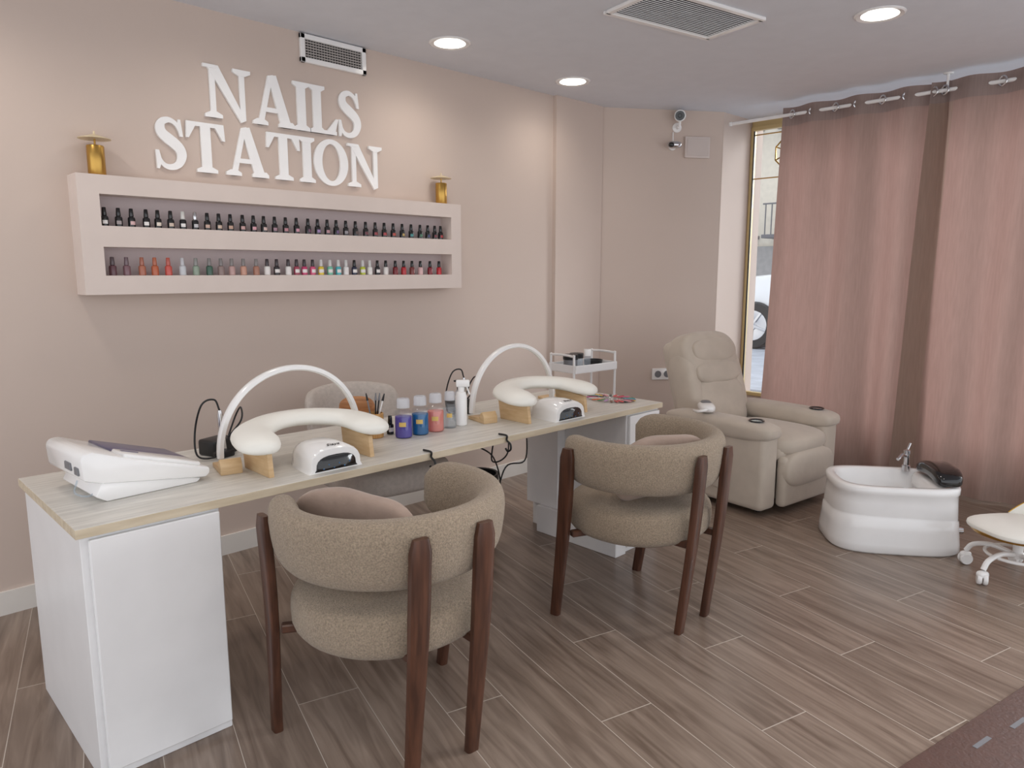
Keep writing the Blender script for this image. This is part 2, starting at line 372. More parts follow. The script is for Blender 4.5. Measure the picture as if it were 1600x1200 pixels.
GL={
'I':(.42,[rc(.10,0,.32,1)]+foot(.21,.42,0,st=.22)+foot(.21,.42,1,True,st=.22)),
'L':(.78,[rc(.10,0,.32,1)]+foot(.21,.42,1,True,st=.22)+[rc(.02,0,.72,.08),[(.66,0),(.77,.35),(.70,.35),(.46,.08),(.46,0)]]+foot(.21,.38,0,st=.22)),
'T':(.88,[rc(.33,0,.55,1),rc(.03,.915,.85,1),[(.03,1),(.01,.67),(.07,.67),(.22,.915),(.23,1)],[(.85,1),(.87,.67),(.81,.67),(.66,.915),(.65,1)]]+foot(.44,.46,0,st=.22)),
'N':(1.06,[rc(.13,0,.25,.96),rc(.785,.02,.905,1),[(.05,1),(.33,1),(.905,.02),(.79,-.03),(.13,.90)]]+foot(.19,.38,0,st=.14)+foot(.845,.40,1,True,st=.14)+[rc(.0,.935,.28,1)]),
'A':(1.02,[[(.41,1),(.54,1.03),(.26,0),(.13,0)],[(.41,1),(.61,1.03),(.96,0),(.70,0)],rc(.24,.27,.74,.365)]+foot(.19,.36,0,st=.16)+foot(.83,.40,0,st=.28)),
'S':(.68,stroke([(.53,.78),(.48,.88),(.40,.94),(.30,.96),(.19,.92),(.14,.84),(.14,.75),(.19,.67),(.30,.59),(.43,.50),(.52,.41),(.55,.29),(.50,.15),(.40,.07),(.28,.045),(.17,.08),(.10,.17),(.06,.28)],[.06,.08,.09,.11,.14,.18,.20,.21,.22,.22,.21,.20,.16,.13,.11,.09,.07,.06],5)+[[(.51,.99),(.56,.99),(.60,.66),(.54,.66),(.48,.84)],[(.02,.0),(.07,.0),(.13,.15),(.08,.36),(.01,.36)]]),
'O':(.99,ell(.49,.5,.485,.53,.255,.42)),
}
def word(s,x0,x1,z0,z1,desc,gap=.04):
    tot=sum(GL[c][0] for c in s)+gap*(len(s)-1); sc=(x1-x0)/tot; hz=z1-z0; x=x0
    for i,c in enumerate(s):
        bm=NB()
        for j,poly in enumerate(GL[c][1]):
            th=.0125+.0006*j
            if poly[0]=='strip':
                A,B=poly[1],poly[2]
                loft(bm,[[Vector((a_[0]*sc,0,a_[1]*hz)),Vector((a_[0]*sc,-th,a_[1]*hz)),Vector((b_[0]*sc,-th,b_[1]*hz)),Vector((b_[0]*sc,0,b_[1]*hz))] for a_,b_ in zip(A,B)])
            else: prism(bm,[(p[0]*sc,p[1]*hz) for p in poly],th,XZ)
        o=obj('wall_letter',bm,m_letter,None,False,loc=(x,WY-.001,z0),recalc=False)
        tag(o,desc[i],'letter','white serif letters on the wall')
        x+=(GL[c][0]+gap)*sc
word('NAILS',1.445,2.30,2.138,2.375,['white serif letter N beginning the upper word','white serif letter A of the upper word, between N and I','white serif letter I of the upper word, between A and L','white serif letter L of the upper word','white serif letter S ending the upper word, below the wall vent'],-.01)
word('STATION',1.21,2.425,1.882,2.108,['white serif letter S beginning the lower word','white serif letter T right after the S of the lower word','white serif letter A of the lower word, between the two Ts','white serif letter T of the lower word, between A and I','white serif letter I of the lower word, between T and O','round white serif letter O of the lower word','white serif letter N ending the lower word'],-.03)
# ---------------- wall display shelf ----------------
X0,X1,Z0,Z1,YF=.855,2.905,1.325,1.82,3.405
sh=thing('display_shelf','long boxy wall shelf with two recessed niches holding rows of polish','wall shelf',(X0,WY,Z0))
m_shelf=mat('shelf_paint',(222,208,200),.6)
def bxx(bm,x0,x1,y0,y1,z0,z1,bev=.002): box(bm,((x0+x1)/2,(y0+y1)/2,(z0+z1)/2),(x1-x0,y1-y0,z1-z0),bev,1)
W=X1-X0; D=WY-YF; nx0=.937-X0; nx1=2.83-X0
bm=NB(); za,zb,zc,zd=1.405-Z0,1.525-Z0,1.612-Z0,1.742-Z0; HH=Z1-Z0
for z0,z1 in ((0,za),(zb,zc),(zd,HH)): loft(bm,[[Vector(p) for p in ((0,-D,z),(W,-D,z),(W,0,z),(0,0,z))] for z in (z0,z1)])
for z0,z1 in ((za,zb),(zc,zd)):
    for x0,x1 in ((0,nx0),(nx1,W)): loft(bm,[[Vector(p) for p in ((x0,-D,z),(x1,-D,z),(x1,0,z),(x0,0,z))] for z in (z0,z1)])
obj('body',bm,m_shelf,sh,False)
for z0,z1 in ((za,zb),(zc,zd)):
    bm=NB(); box(bm,((nx0+nx1)/2,-.012,(z0+z1)/2),(nx1-nx0,.02,z1-z0)); obj('niche_back',bm,mat('niche_paint',(202,188,188),.7),sh,False)
# polish bottles
up=[164,186,206,229,247,267,286,305,324,342,360,379,396,412,429,446,463,481,496,511,525,540,555,571,586,600,614,628,642,656,668,679,688]
lo=[177,199,223,243,264,286,307,328,346,363,381,401,418,433,451,464,476,489,502,516,529,541,554,567,578,590,603,618,631,644,657,672,686]
ordn=['first','second','third','fourth','fifth','sixth','seventh','eighth','ninth','tenth','eleventh','twelfth','thirteenth','fourteenth','fifteenth','sixteenth','seventeenth','eighteenth','nineteenth','twentieth','twenty-first','twenty-second','twenty-third','twenty-fourth','twenty-fifth','twenty-sixth','twenty-seventh','twenty-eighth','twenty-ninth','thirtieth','thirty-first','thirty-second','thirty-third']
def me_of(bm,name):
    me=bpy.data.meshes.new(name); bmesh.ops.recalc_face_normals(bm,faces=bm.faces); bm.to_mesh(me); bm.free()
    for p in me.polygons: p.use_smooth=True
    me.set_sharp_from_angle(angle=R(35)); me.materials.append(m_black); return me
bm=NB(); lathe(bm,[(.0135,0),(.0152,.002),(.0152,.036),(.013,.042),(.0065,.045)],n=16); ME_body=me_of(bm,'polish_body')
bm=NB(); lathe(bm,[(.009,.0445),(.0098,.047),(.008,.077),(.0065,.079)],n=14); ME_cap=me_of(bm,'polish_cap')
bm=NB()
loft(bm,[[Vector((.0156*math.sin(a),-.0156*math.cos(a),z)) for a in [R(-60+k*15) for k in range(9)]] for z in (.012,.029)],cap=False,open_ring=True); ME_st=me_of(bm,'polish_sticker')
bm=NB()
loft(bm,[[Vector((.0156*math.sin(a),-.0156*math.cos(a),z)) for a in [R(-38+k*9.5) for k in range(9)]] for z in (.010,.025)],cap=False,open_ring=True); ME_st2=me_of(bm,'polish_sticker_small')
def part_me(name,me,m,parent):
    o=bpy.data.objects.new(name,me); C.objects.link(o); o.parent=parent
    o.material_slots[0].link='OBJECT'; o.material_slots[0].material=m; return o
def cm(rgb,n='lacquer'): return mat('%s_%d_%d_%d'%((n,)+tuple(rgb)),rgb,.22,coat=.3)
W_=('white',(232,230,228)); upst=[W_,('grey',(150,140,140)),('pale pink',(214,176,176)),W_,('cream',(226,214,200)),('beige',(206,186,170)),W_,('silver',(190,190,194)),('nude',(196,164,148)),('beige',(200,176,156)),('tan',(186,150,128)),('rose',(190,150,146)),('pink',(206,150,160)),('blush',(206,178,172)),('mauve',(152,116,130)),('rose',(180,120,130)),('pink',(200,140,160)),('plum',(100,56,84)),('lilac',(150,120,170)),('dusty pink',(176,130,140)),('violet',(100,70,120)),('grey',(140,134,140)),('dark brown',(76,50,44)),('wine',(100,24,40)),('crimson',(140,28,40)),('red',(160,34,40)),('orange red',(176,60,40)),('gold',(180,150,80)),('teal',(40,130,130)),('green',(50,110,80)),('navy',(40,50,100)),('wine',(110,20,40)),('red',(160,30,36))]
lob=[('dark plum',(96,62,70)),('mauve brown',(120,88,96)),('terracotta',(170,104,82)),('burnt orange',(180,96,64)),('coral red',(196,84,74)),('glitter silver',(196,200,206)),('sage green',(140,156,140)),('dark green',(60,92,78)),('grey brown',(140,120,116)),('rose beige',(184,150,146)),('peach',(196,148,128)),('copper',(166,116,96)),('white',(226,224,222)),('black',(46,40,44)),('white',(230,228,226)),('dark rose',(160,70,90)),('magenta',(196,60,110)),('pink',(214,90,130)),('yellow',(226,200,60)),('mint',(120,196,170)),('aqua',(80,180,190)),('white',(232,230,230)),('navy',(40,44,70)),('lime',(190,200,60)),('white',(230,230,228)),('black',(34,32,38)),('white',(228,224,222)),('dark red',(120,24,34)),('red',(180,34,44)),('brown red',(120,50,46)),('pale pink',(220,180,180)),('dark red',(130,20,36)),('bright red',(196,30,44))]
for i,px in enumerate(up):
    p=at(px,350,y=3.445); t=thing('nail_polish_bottle','%s from left on the upper niche, black polish bottle with %s sticker'%(ordn[i],upst[i][0]),'nail polish',(p.x,3.445,1.612),random.uniform(-.3,.3),'polish bottles in the upper niche')
    part_me('bottle_body',ME_body,m_blackg,t); part_me('cap',ME_cap,m_chrome if i in (7,) else (cm((222,220,216)) if i==6 else m_blackg),t); part_me('sticker',ME_st2,cm(upst[i][1]),t)
for i,px in enumerate(lo):
    p=at(px,430,y=3.445); t=thing('nail_polish_bottle','%s from left on the lower niche, %s polish bottle'%(ordn[i],lob[i][0]),'nail polish',(p.x,3.445,1.405),random.uniform(-.3,.3),'polish bottles in the lower niche')
    capm=[cm((92,78,82)),cm((120,100,106)),cm((176,110,90)),cm((190,110,80)),cm((196,96,82)),cm((206,206,210)),cm((150,150,146))][i] if i<7 else (cm((140,134,132)) if i<12 else (cm((60,50,54)) if i in (12,13,14,15,16,17) else (cm((222,220,218)) if i<25 and i not in (22,) else m_blackg)))
    part_me('bottle_body',ME_body,cm(lob[i][1]),t); part_me('cap',ME_cap,capm,t)
    if 11<i<27: part_me('sticker',ME_st,cm((228,224,222)),t)
# brass lamps on shelf
def brass(x,label):
    t=thing('brass_lamp',label,'table lamp',(x,3.462,Z1),0,'small brass lamps on the display shelf')
    bm=NB(); lathe(bm,[(.032,0),(.034,.003),(.034,.118),(.032,.122),(.02,.123)],n=32); obj('base',bm,m_gold,t)
    bm=NB(); tube(bm,[(0,0,.12),(0,0,.165)],.004,8); obj('stem',bm,m_gold,t)
    bm=NB(); lathe(bm,[(.062,.148),(.0625,.150),(.012,.166),(.004,.168),(.004,.180),(.001,.182)],n=36); obj('shade',bm,mat('shade_cream_gold',(228,212,178),.4,.2),t)
brass(at(152,268,y=3.46).x,'small brass lamp with flat disc shade on left end of wall shelf')
brass(at(690,318,y=3.46).x,'small brass lamp with flat disc shade on right end of wall shelf')
# ---------------- desk ----------------
DX0,DX1,DY0,DY1=.452,3.155,2.10,2.78
dk=thing('manicure_desk','long white manicure desk with bleached wood top and two pedestals','desk',(DX0,DY0,0))
L_=DX1-DX0; DD=DY1-DY0
bm=NB(); bxx(bm,0,L_,0,DD,.7225,.75,.0015); obj('desktop',bm,m_desk,dk,False)
m_edge=wood('edge_band',(196,180,154),(214,200,176),.5,(2,14,14),3)
bm=NB(); bxx(bm,-.0012,L_+.0012,-.0012,0,.7235,.749,.0003); obj('edge_band',bm,m_edge,dk,False)
bm=NB(); bxx(bm,-.0012,0,0,DD,.7235,.749,.0003); obj('edge_band',bm,m_edge,dk,False)
bm=NB(); bxx(bm,.012,.385,.018,DD-.012,.0,.722,.002); cab=obj('pedestal',bm,m_white,dk,False)
bm=NB(); bxx(bm,.03,.38,.0,.0178,.03,.712,.003); obj('pedestal_door',bm,m_white,cab,False)
bm=NB(); bxx(bm,2.42,L_-.01,.02,DD-.02,.0,.722,.002); cab=obj('pedestal',bm,m_white,dk,False)
bm=NB(); bxx(bm,2.335,2.4195,.002,.55,.0,.15,.003); obj('plinth',bm,m_white,cab,False)
bm=NB(); bxx(bm,2.36,2.4195,.42,DD-.03,.15,.722,.002); obj('side_panel',bm,m_white,cab,False)
bm=NB(); bxx(bm,2.43,L_-.02,.002,.0198,.03,.712,.003); obj('pedestal_door',bm,m_white,cab,False)
# ---------------- chairs ----------------
def wrap_ring(phi,rx,ry,cy,w,h,zc,k,tilt,n=24,ex=.6):
    c=Vector((rx*math.cos(phi),ry*math.sin(phi)+cy,zc)); nr=Vector((math.cos(phi)/rx,math.sin(phi)/ry,0)).normalized(); out=[]
    for j in range(n):
        a=2*PI*j/n; r_=sp(math.cos(a),.85)*w/2*k; z=sp(math.sin(a),ex)*h/2*(.35+.65*k)
        out.append(c+nr*(r_+z*tilt)+Vector((0,0,z)))
    return out
def tub_chair(x,y,rz,label):
    t=thing('tub_chair',label,'chair',(x,y,0),rz,'taupe tub chairs in front of the desk')
    bm=NB(); sell(bm,(0,.0,.430),(.303,.290,.092),.55,.95,nu=48,nv=22); obj('seat',bm,m_boucle,t,ang=80)
    bm=NB(); rings=[]; n=64
    for i in range(n+1):
        s=i/n; phi=R(-90)+R(129)*(2*s-1); e=min(s,1-s)*n/5
        k=math.sqrt(max(0.02,1-(1-min(1,e))**2))
        up_=.022*abs(2*s-1)**2
        rings.append(wrap_ring(phi,.306,.286,.0,.096,.208-.012*abs(2*s-1),.674+up_*.5,k,.12,ex=.68))
    loft(bm,rings); obj('backrest',bm,m_boucle,t,ang=80)
    bm=NB(); lathe(bm,[(.20,.338),(.22,.341),(.22,.385),(.2,.388)],n=32); obj('seat_frame',bm,m_legw,t)
    def leg(top,mid,bot,face):
        bm=NB(); rings=[]
        ct=catmull([bot,mid,top],8); nn=len(ct)
        nr=Vector((math.cos(face),math.sin(face),0)); tg=Vector((-nr.y,nr.x,0))
        for i,p in enumerate(ct):
            q=i/(nn-1); wd=.021+.011*min(1,q*1.6); th=.015
            if i==nn-1: wd*=.72; th*=.7
            rings.append([p+tg*sp(math.cos(2*PI*j/16),.5)*wd+nr*sp(math.sin(2*PI*j/16),.5)*th for j in range(16)])
        loft(bm,rings); return obj('leg',bm,m_legw,t)
    for s_ in (-1,1):
        leg(Vector((s_*.105,-.338,.735)),Vector((s_*.105,-.314,.42)),Vector((s_*.104,-.265,0)),R(-90))
        leg(Vector((s_*.352,.11,.735)),Vector((s_*.328,.145,.42)),Vector((s_*.31,.20,0)),R(0) if s_>0 else PI)
    for s_ in (-1,1):
        bm=NB(); box(bm,(s_*.265,.10,.372),(.10,.03,.026),.004,1,rz=s_*R(25)); obj('rail',bm,m_legw,t)
        bm=NB(); box(bm,(s_*.10,-.25,.372),(.03,.10,.026),.004,1); obj('rail',bm,m_legw,t)
    return t
tub_chair(1.22,1.775,R(-5),'taupe boucle tub chair nearest the camera, by the machine end of desk')
tub_chair(2.45,1.73,R(3),'taupe boucle tub chair farther from camera, facing the second hand rest')
def pillow(x,y,z,rz,lean,sx,sz,label):
    bm=NB()
    def fn(p):
        e=1-.25*(abs(p.x)/sx)**3-.2*(abs(p.z)/sz)**3
        return Vector((p.x,p.y*e+.005*math.sin(p.x*30)*math.cos(p.z*22)-.5*p.x*p.x,p.z))
    sell(bm,(0,0,0),(sx,.045,sz),.6,.5,nu=48,nv=24,fn=fn)
    o=obj('cushion',bm,m_pillow,None,ang=80); o.location=(x,y,z); o.rotation_euler=(lean,0,rz)
    tag(o,label,'cushion','loose cushions in the tub chairs'); return o
pillow(1.122,1.768,.650,R(-74),R(14),.235,.145,'rosy taupe cushion leaning inside the nearest tub chair')
pillow(2.41,1.61,.642,R(-22),R(16),.21,.14,'rosy taupe cushion leaning inside the farther tub chair')
# grey desk chair behind
t=thing('desk_chair','light stone upholstered desk chair behind the desk against the wall','chair',(1.92,2.93,0),R(-6))
bm=NB(); sell(bm,(0,-.10,.49),(.28,.28,.075),.5,.6); obj('seat',bm,m_greych,t)
bm=NB(); rings=[]; n=40
for i in range(n+1):
    s=i/n; phi=R(90)+R(62)*(2*s-1); e=min(s,1-s)*n/5; k=math.sqrt(max(.02,1-(1-min(1,e))**2))
    rings.append(wrap_ring(phi,.27,.27,.03,.07,.36*(1-.18*abs(2*s-1)**2),.68,k,.12))
loft(bm,rings); obj('backrest',bm,m_greych,t)
bm=NB(); lathe(bm,[(.10,.40),(.1,.425),(.03,.40),(.028,.1),(.035,.06)],n=20); obj('gas_column',bm,m_chrome,t)
bm=NB()
for k in range(5):
    a=k*2*PI/5+.3; tube(bm,[(0,0,.11),(.24*math.cos(a),.24*math.sin(a),.075)],.014,8)
bs=obj('star_base',bm,m_chrome,t)
for k in range(5):
    a=k*2*PI/5+.3; bm=NB(); lathe(bm,[(.01,-.012),(.027,-.012),(.027,.012),(.01,.012)],n=16,M=Matrix.Translation((.24*math.cos(a),.24*math.sin(a),.0275))@Matrix.Rotation(PI/2,4,'X')); tube(bm,[(.24*math.cos(a),.24*math.sin(a),.05),(.24*math.cos(a),.24*math.sin(a),.08)],.008,6); obj('caster',bm,m_black,bs)
# ---------------- desk top things ----------------
TZ=.75
def station(X,first):
    side='nearer' if first else 'farther'
    t=thing('arc_lamp','white LED arch lamp on wooden feet over the %s hand rest'%side,'desk lamp',(X+(.06 if first else .02),2.51,TZ),R(3),'arch lamps on the desk')
    rx,hz=.292,.315; bm=NB(); rings=[]
    for i in range(49):
        a=PI*i/48; c=Vector((-rx*math.cos(a),0,.02+(hz-.02)*math.sin(a)**.92 if 0<i<48 else .02)); nr=Vector((-math.cos(a),0,math.sin(a)))
        rings.append([c+nr*x_+Vector((0,y_,0)) for x_,y_ in ((-.007,-.013),(.007,-.013),(.010,-.008),(.010,.008),(.007,.013),(-.007,.013),(-.010,.008),(-.010,-.008))])
    loft(bm,rings); obj('arch',bm,m_gloss,t)
    bm=NB(); rings=[]
    for i in range(3,46):
        a=PI*i/48; c=Vector((-(rx-.0105)*math.cos(a),0,.02+(hz-.0305)*math.sin(a)**.92)); nr=Vector((-math.cos(a),0,math.sin(a)))
        rings.append([c+nr*x_+Vector((0,y_,0)) for x_,y_ in ((-.001,-.007),(.001,-.007),(.001,.007),(-.001,.007))])
    loft(bm,rings); obj('light_strip',bm,mat('strip_diffuser',(238,236,230),.6),t)
    for s_ in (-1,1):
        bm=NB(); prism(bm,[(-.125,0),(.02,0),(.02,.014),(-.07,.022),(-.082,.016),(-.092,.045),(-.108,.052),(-.125,.03)] ,.07,Matrix.Translation((s_*rx-(.04 if s_<0 else 0),.035 if s_>0 else -.03,0))@Matrix.Rotation(R(75) if s_<0 else R(155),4,'Z')@XZ,.002); obj('wooden_foot',bm,m_lwood,t)
    # hand rest
    t=thing('hand_rest','cream padded crescent hand rest on wooden side panels, %s one'%side,'hand rest',(X+.01,2.30,TZ),0,'padded crescent hand rests')
    path=catmull([(-.205,-.135,0),(-.212,-.05,0),(-.185,.055,0),(-.10,.125,0),(0,.145,0),(.10,.125,0),(.185,.055,0),(.212,-.05,0),(.205,-.135,0)],8)
    bm=NB(); rings=[]; n=len(path)-1
    for i,c0 in enumerate(path):
        s=i/n; e=min(s,1-s)*n/9.5; k=math.sqrt(max(.01,1-(1-min(1,e))**2)); d=abs(2*s-1)
        tt=(path[min(n,i+1)]-path[max(0,i-1)]).normalized(); nr=Vector((-tt.y,tt.x,0))
        c=Vector((c0.x,c0.y,.138-.034*d**1.6)); w_=.125+.025*d; out=[]
        for j in range(22):
            q=2*PI*j/22; z_=sp(math.sin(q),.9)*(.029+.002*d)*(.3+.7*k); r_=sp(math.cos(q),.9)*w_/2*k
            out.append(c+nr*r_+Vector((0,0,z_-2.2*r_*r_*(1 if r_>0 else .3))))
        rings.append(out)
    loft(bm,rings); obj('pad',bm,m_leather,t,ang=80)
    for s_ in (-1,1):
        bm=NB(); prism(bm,[(-.10,0),(.085,0),(.10,.098),(-.09,.078)],.018,Matrix.Translation((s_*.195+.009,0,0))@Matrix(((0,0,-1,0),(1,0,0,0),(0,1,0,0),(0,0,0,1))),.002); obj('side_panel',bm,m_lwood,t)
    # nail lamp
    t=thing('nail_lamp','white domed curing lamp with black opening under the %s hand rest'%side,'nail lamp',(X+.02,2.24,TZ),0,'white curing lamps under the hand rests')
    bm=NB(); rings=[]
    def sec(y,w_,hh,inn=0):
        out=[Vector((-w_/2,y,inn))]
        for j in range(13):
            a=PI-PI*j/12; out.append(Vector((w_/2*.93*sp(math.cos(a),.7),y,.012+(hh-.012)*sp(math.sin(a),.7))))
        out.append(Vector((w_/2,y,inn))); return out
    for y,w_,hh in ((.09,.12,.06),(.08,.15,.075),(.04,.18,.088),(-.03,.2,.090),(-.09,.21,.082),(-.10,.205,.077)): rings.append(sec(y,w_,hh))
    loft(bm,rings); obj('housing',bm,m_gloss,t,ang=50)
    bm=NB(); loft(bm,[sec(-.1005,.165,.056,.004),sec(-.103,.16,.054,.005)]); op=obj('opening',bm,m_blackg,t,ang=50)
    bm=NB()
    for k in range(6): box(bm,(-.05+.02*k,-.1035,.012+.012*(k%2)),(.005,.001,.004))
    obj('diode_pattern',bm,mat('blue_diode',(70,110,150),.4),op,False)
    cu=bpy.data.curves.new('brand','FONT'); cu.body='Slaya'; cu.size=.026; cu.shear=.5; cu.extrude=.0004; cu.align_x='CENTER'
    to=bpy.data.objects.new('brand',cu); me=bpy.data.meshes.new_from_object(to); bpy.data.objects.remove(to)
    o=bpy.data.objects.new('brand_script',me); C.objects.link(o); me.materials.append(m_black); o.parent=t; o.location=(0,-.084,.0845); o.rotation_euler=(R(8),0,0)
station(1.235,True); station(2.455,False)
# wedge machine
t=thing('desktop_machine','white wedge shaped tabletop machine with grey violet top panel on desk end','machine',(.535,2.60,TZ),R(4))
bm=NB(); prism(bm,[(.03,0),(.30,0),(.315,.012),(.10,.07),(.02,.06),(.0,.02)],.29,Matrix.Translation((0,-.01,0))@XZ,.006); obj('base',bm,m_gloss,t)
bm=NB(); prism(bm,[(-.03,.075),(.02,.058),(.325,.013),(.34,.025),(.34,.045),(.10,.12),(.0,.158),(-.025,.155),(-.035,.14)],.31,XZ,.008); bd=obj('body',bm,m_gloss,t)
sl=math.atan2(.075,.24)
def onslope(x,y,dz=0): return (x,y,.12-(x-.10)*.3125+dz)
bm=NB(); box(bm,onslope(.205,-.10,.004),(.25,.185,.008),.003,2,ry=sl); obj('top_panel',bm,m_dust,t)
bm=NB(); box(bm,onslope(.20,-.25,.004),(.24,.10,.014),.006,3,ry=sl); obj('lid',bm,m_gloss,t)
bm=NB(); box(bm,onslope(.125,-.235,.012),(.05,.014,.002),.0005,1,ry=sl); obj('badge',bm,m_dust,t)
for yy_,zz,sz in ((-.20,.105,.05),(-.27,.10,.03)):
    bm=NB(); box(bm,(-.034,yy_,zz),(.006,sz,.024),.002,1); obj('switch',bm,m_grey,t)
bm=NB(); tube(bm,catmull([(-.02,-.22,.06),(-.035,-.24,.03),(-.01,-.27,.02),(.02,-.26,.03)],6),.003,6); obj('clear_hook',bm,m_clear,t)
# drill
t=thing('nail_drill','black nail drill unit with silver handpiece standing behind the nearer arch lamp','nail drill',(1.06,2.65,TZ),R(20))
bm=NB(); box(bm,(0,0,.03),(.11,.09,.06),.01,3); obj('unit',bm,m_black,t)
bm=NB(); tube(bm,[(-.02,-.05,.02),(-.03,-.055,.09),(-.032,-.056,.15),(-.034,-.056,.175)],lambda q:.011 if q<.8 else .007,12); obj('handpiece',bm,m_chrome,t)
bm=NB(); box(bm,(-.025,-.055,.012),(.06,.05,.024),.005,2); obj('cradle',bm,m_black,t)
for pts in ([(-.034,-.056,.175),(-.05,-.05,.215),(-.09,-.03,.20),(-.10,-.0,.10),(-.12,-.03,.02),(-.07,-.06,.008),(-.03,.0,.02)],[(.02,-.02,.05),(.06,-.06,.12),(.10,-.02,.16),(.12,.03,.12),(.08,.03,.05)]):
    bm=NB(); tube(bm,catmull(pts,8),.0035,8); obj('cable',bm,m_black,t)
dup(t,(2.24,2.65,TZ),R(10),'black nail drill unit beside the foot of the farther arch lamp')
# wood cup with brushes
p=at(586,683,z=TZ); t=thing('brush_cup','round wooden cup on the desk beside the polish bottle','cup',(p.x,p.y,TZ))
bm=NB(); lathe(bm,[(.032,0),(.036,.003),(.037,.1),(.033,.102),(.032,.03),(.001,.028)],n=28); obj('cup',bm,m_bamboo,t)
for k,(dx,dy,an,kind) in enumerate([(.012,.0,8,'black'),(-.012,.01,-10,'grey'),(.0,-.012,2,'black'),(.018,.012,16,'white')]):
    root=thing('nail_brush','slim %s handled nail brush in the wooden cup, %s'%(kind,['second from right','leftmost','second from left','rightmost'][k]),'brush',(p.x,p.y,TZ),0,'brushes in the wooden cup')
    bm=NB(); d=Vector((math.sin(R(an))*.7,-math.sin(R(an))*.7,1)).normalized(); b0=Vector((dx*.4,dy*.4,.035)); tube(bm,[b0,b0+d*.12],.0032,8); obj('handle',bm,{'white':m_gloss,'grey':m_grey,'black':m_black}[kind],root)
    bm=NB(); tube(bm,[b0+d*.12,b0+d*.15],lambda q:.0055*(1-.6*q),8); obj('bristles',bm,m_black if k%2 else m_grey,root)
t=thing('wooden_fan_brush','rounded brown wooden brush standing behind the nearer hand rest','brush',(1.645,2.62,TZ),R(-35))
bm=NB(); sell(bm,(0,0,.10),(.075,.012,.05),.8,.9); obj('head',bm,wood('mid_wood',(150,96,54),(186,130,84)),t)
bm=NB(); box(bm,(0,0,.03),(.05,.035,.06),.008,2); obj('stand',bm,m_bamboo,t)
p=at(610,678,z=TZ); t=thing('nail_polish_bottle','black polish bottle with white sticker standing on the desk beside wooden cup','nail polish',(p.x,p.y,TZ),0)
part_me('bottle_body',ME_body,m_blackg,t); part_me('cap',ME_cap,m_blackg,t); part_me('sticker',ME_st,cm((232,230,228)),t)
def liq(px,py,rgb,label,hh=.122,r=.036,al=.6,fill=.72):
    p=at(px,py,z=TZ); t=thing('liquid_bottle',label,'bottle',(p.x,p.y,TZ),0,'liquid bottles lined up on the desk')
    bm=NB(); lathe(bm,[(r-.004,0),(r,.004),(r,hh*.78),(r*.9,hh*.9),(r*.55,hh*.98),(r*.5,hh)],n=28); b=obj('bottle_body',bm,m_shell,t)
    bm=NB(); lathe(bm,[(r-.005,.002),(r-.002,.005),(r-.002,hh*fill),(r-.006,hh*fill+.001)],n=28); obj('liquid',bm,clear('liquid_%d_%d'%(rgb[0],rgb[2]),rgb,al),b)
    bm=NB(); lathe(bm,[(r*.55,hh),(r*.75,hh+.002),(r*.72,hh+.035),(r*.62,hh+.04),(r*.3,hh+.041)],n=24); obj('cap',bm,clear('frosted_cap',(244,246,250),.4),t)
    bm=NB(); loft(bm,[[Vector(((r+.0004)*math.cos(a),(r+.0004)*math.sin(a),z)) for a in [R(-155+k*9) for k in range(6)]] for z in (.050,.068)],cap=False,open_ring=True); obj('sticker',bm,cm((222,190,110)),t)
liq(631,683,(104,92,196),'clear bottle of violet blue liquid, first of the row')
liq(657,678,(40,130,190),'clear bottle of teal blue liquid, between violet and pink ones')
liq(681,673,(250,172,160),'clear bottle of pink liquid on the desk')
liq(703,668,(240,244,248),'clear bottle of colourless liquid beside the white sprayer',.12,.03,.12)
p=at(721,664,z=TZ); t=thing('spray_bottle','slim white spray bottle at the end of the bottle row','spray bottle',(p.x,p.y,TZ),R(-40))
bm=NB(); lathe(bm,[(.022,0),(.026,.003),(.026,.13),(.02,.148),(.012,.152)],n=24); obj('bottle_body',bm,m_gloss,t)
bm=NB(); lathe(bm,[(.014,.15),(.014,.17),(.01,.172)],n=16); box(bm,(.008,0,.187),(.06,.024,.032),.006,2); obj('pump_head',bm,m_gloss,t)
bm=NB(); box(bm,(.03,0,.158),(.006,.012,.045),.002,1,ry=R(-20)); obj('trigger',bm,m_gloss,t)
t=thing('pump_bottle','small clear pump bottle with black pump behind the white sprayer','bottle',(2.09,2.47,TZ))
bm=NB(); lathe(bm,[(.024,0),(.026,.003),(.026,.13),(.012,.145)],n=24); obj('bottle_body',bm,m_clear,t)
bm=NB(); lathe(bm,[(.013,.145),(.013,.16),(.004,.162),(.004,.185)],n=14); box(bm,(-.012,0,.187),(.04,.012,.008),.002,1); obj('pump',bm,m_black,t)
# swatches
t=thing('colour_swatch_wheel','fan of nail colour swatch tips lying on the far end of the desk','nail swatches',(3.03,2.34,TZ))
cols=[(190,30,40),(220,60,70),(40,60,60),(230,160,170),(120,20,60),(240,200,80),(60,110,170),(90,160,140),(30,30,36),(206,90,130),(150,60,120),(228,226,220),(230,120,60),(70,130,80),(180,140,190),(120,80,60)]
bm=NB(); tube(bm,[Vector((.02*math.cos(a),.045*math.sin(a),.006)) for a in [k*PI/8 for k in range(16)]],.003,6,closed=True); obj('ring',bm,m_chrome,t)
for k in range(26):
    a=2*PI*k/26; bm=NB(); M=Matrix.Translation((.055*math.cos(a),.085*math.sin(a),.007+.001*(k%3)))@Matrix.Rotation(math.atan2(.16*math.sin(a),.1*math.cos(a)),4,'Z')
    sell(bm,(0,0,0),(.036,.0085,.003),.8,.8,nu=12,nv=6); bm.transform(M@Matrix.Translation((.025,0,0))); obj('swatch_tip',bm,cm(cols[k%16]),t)
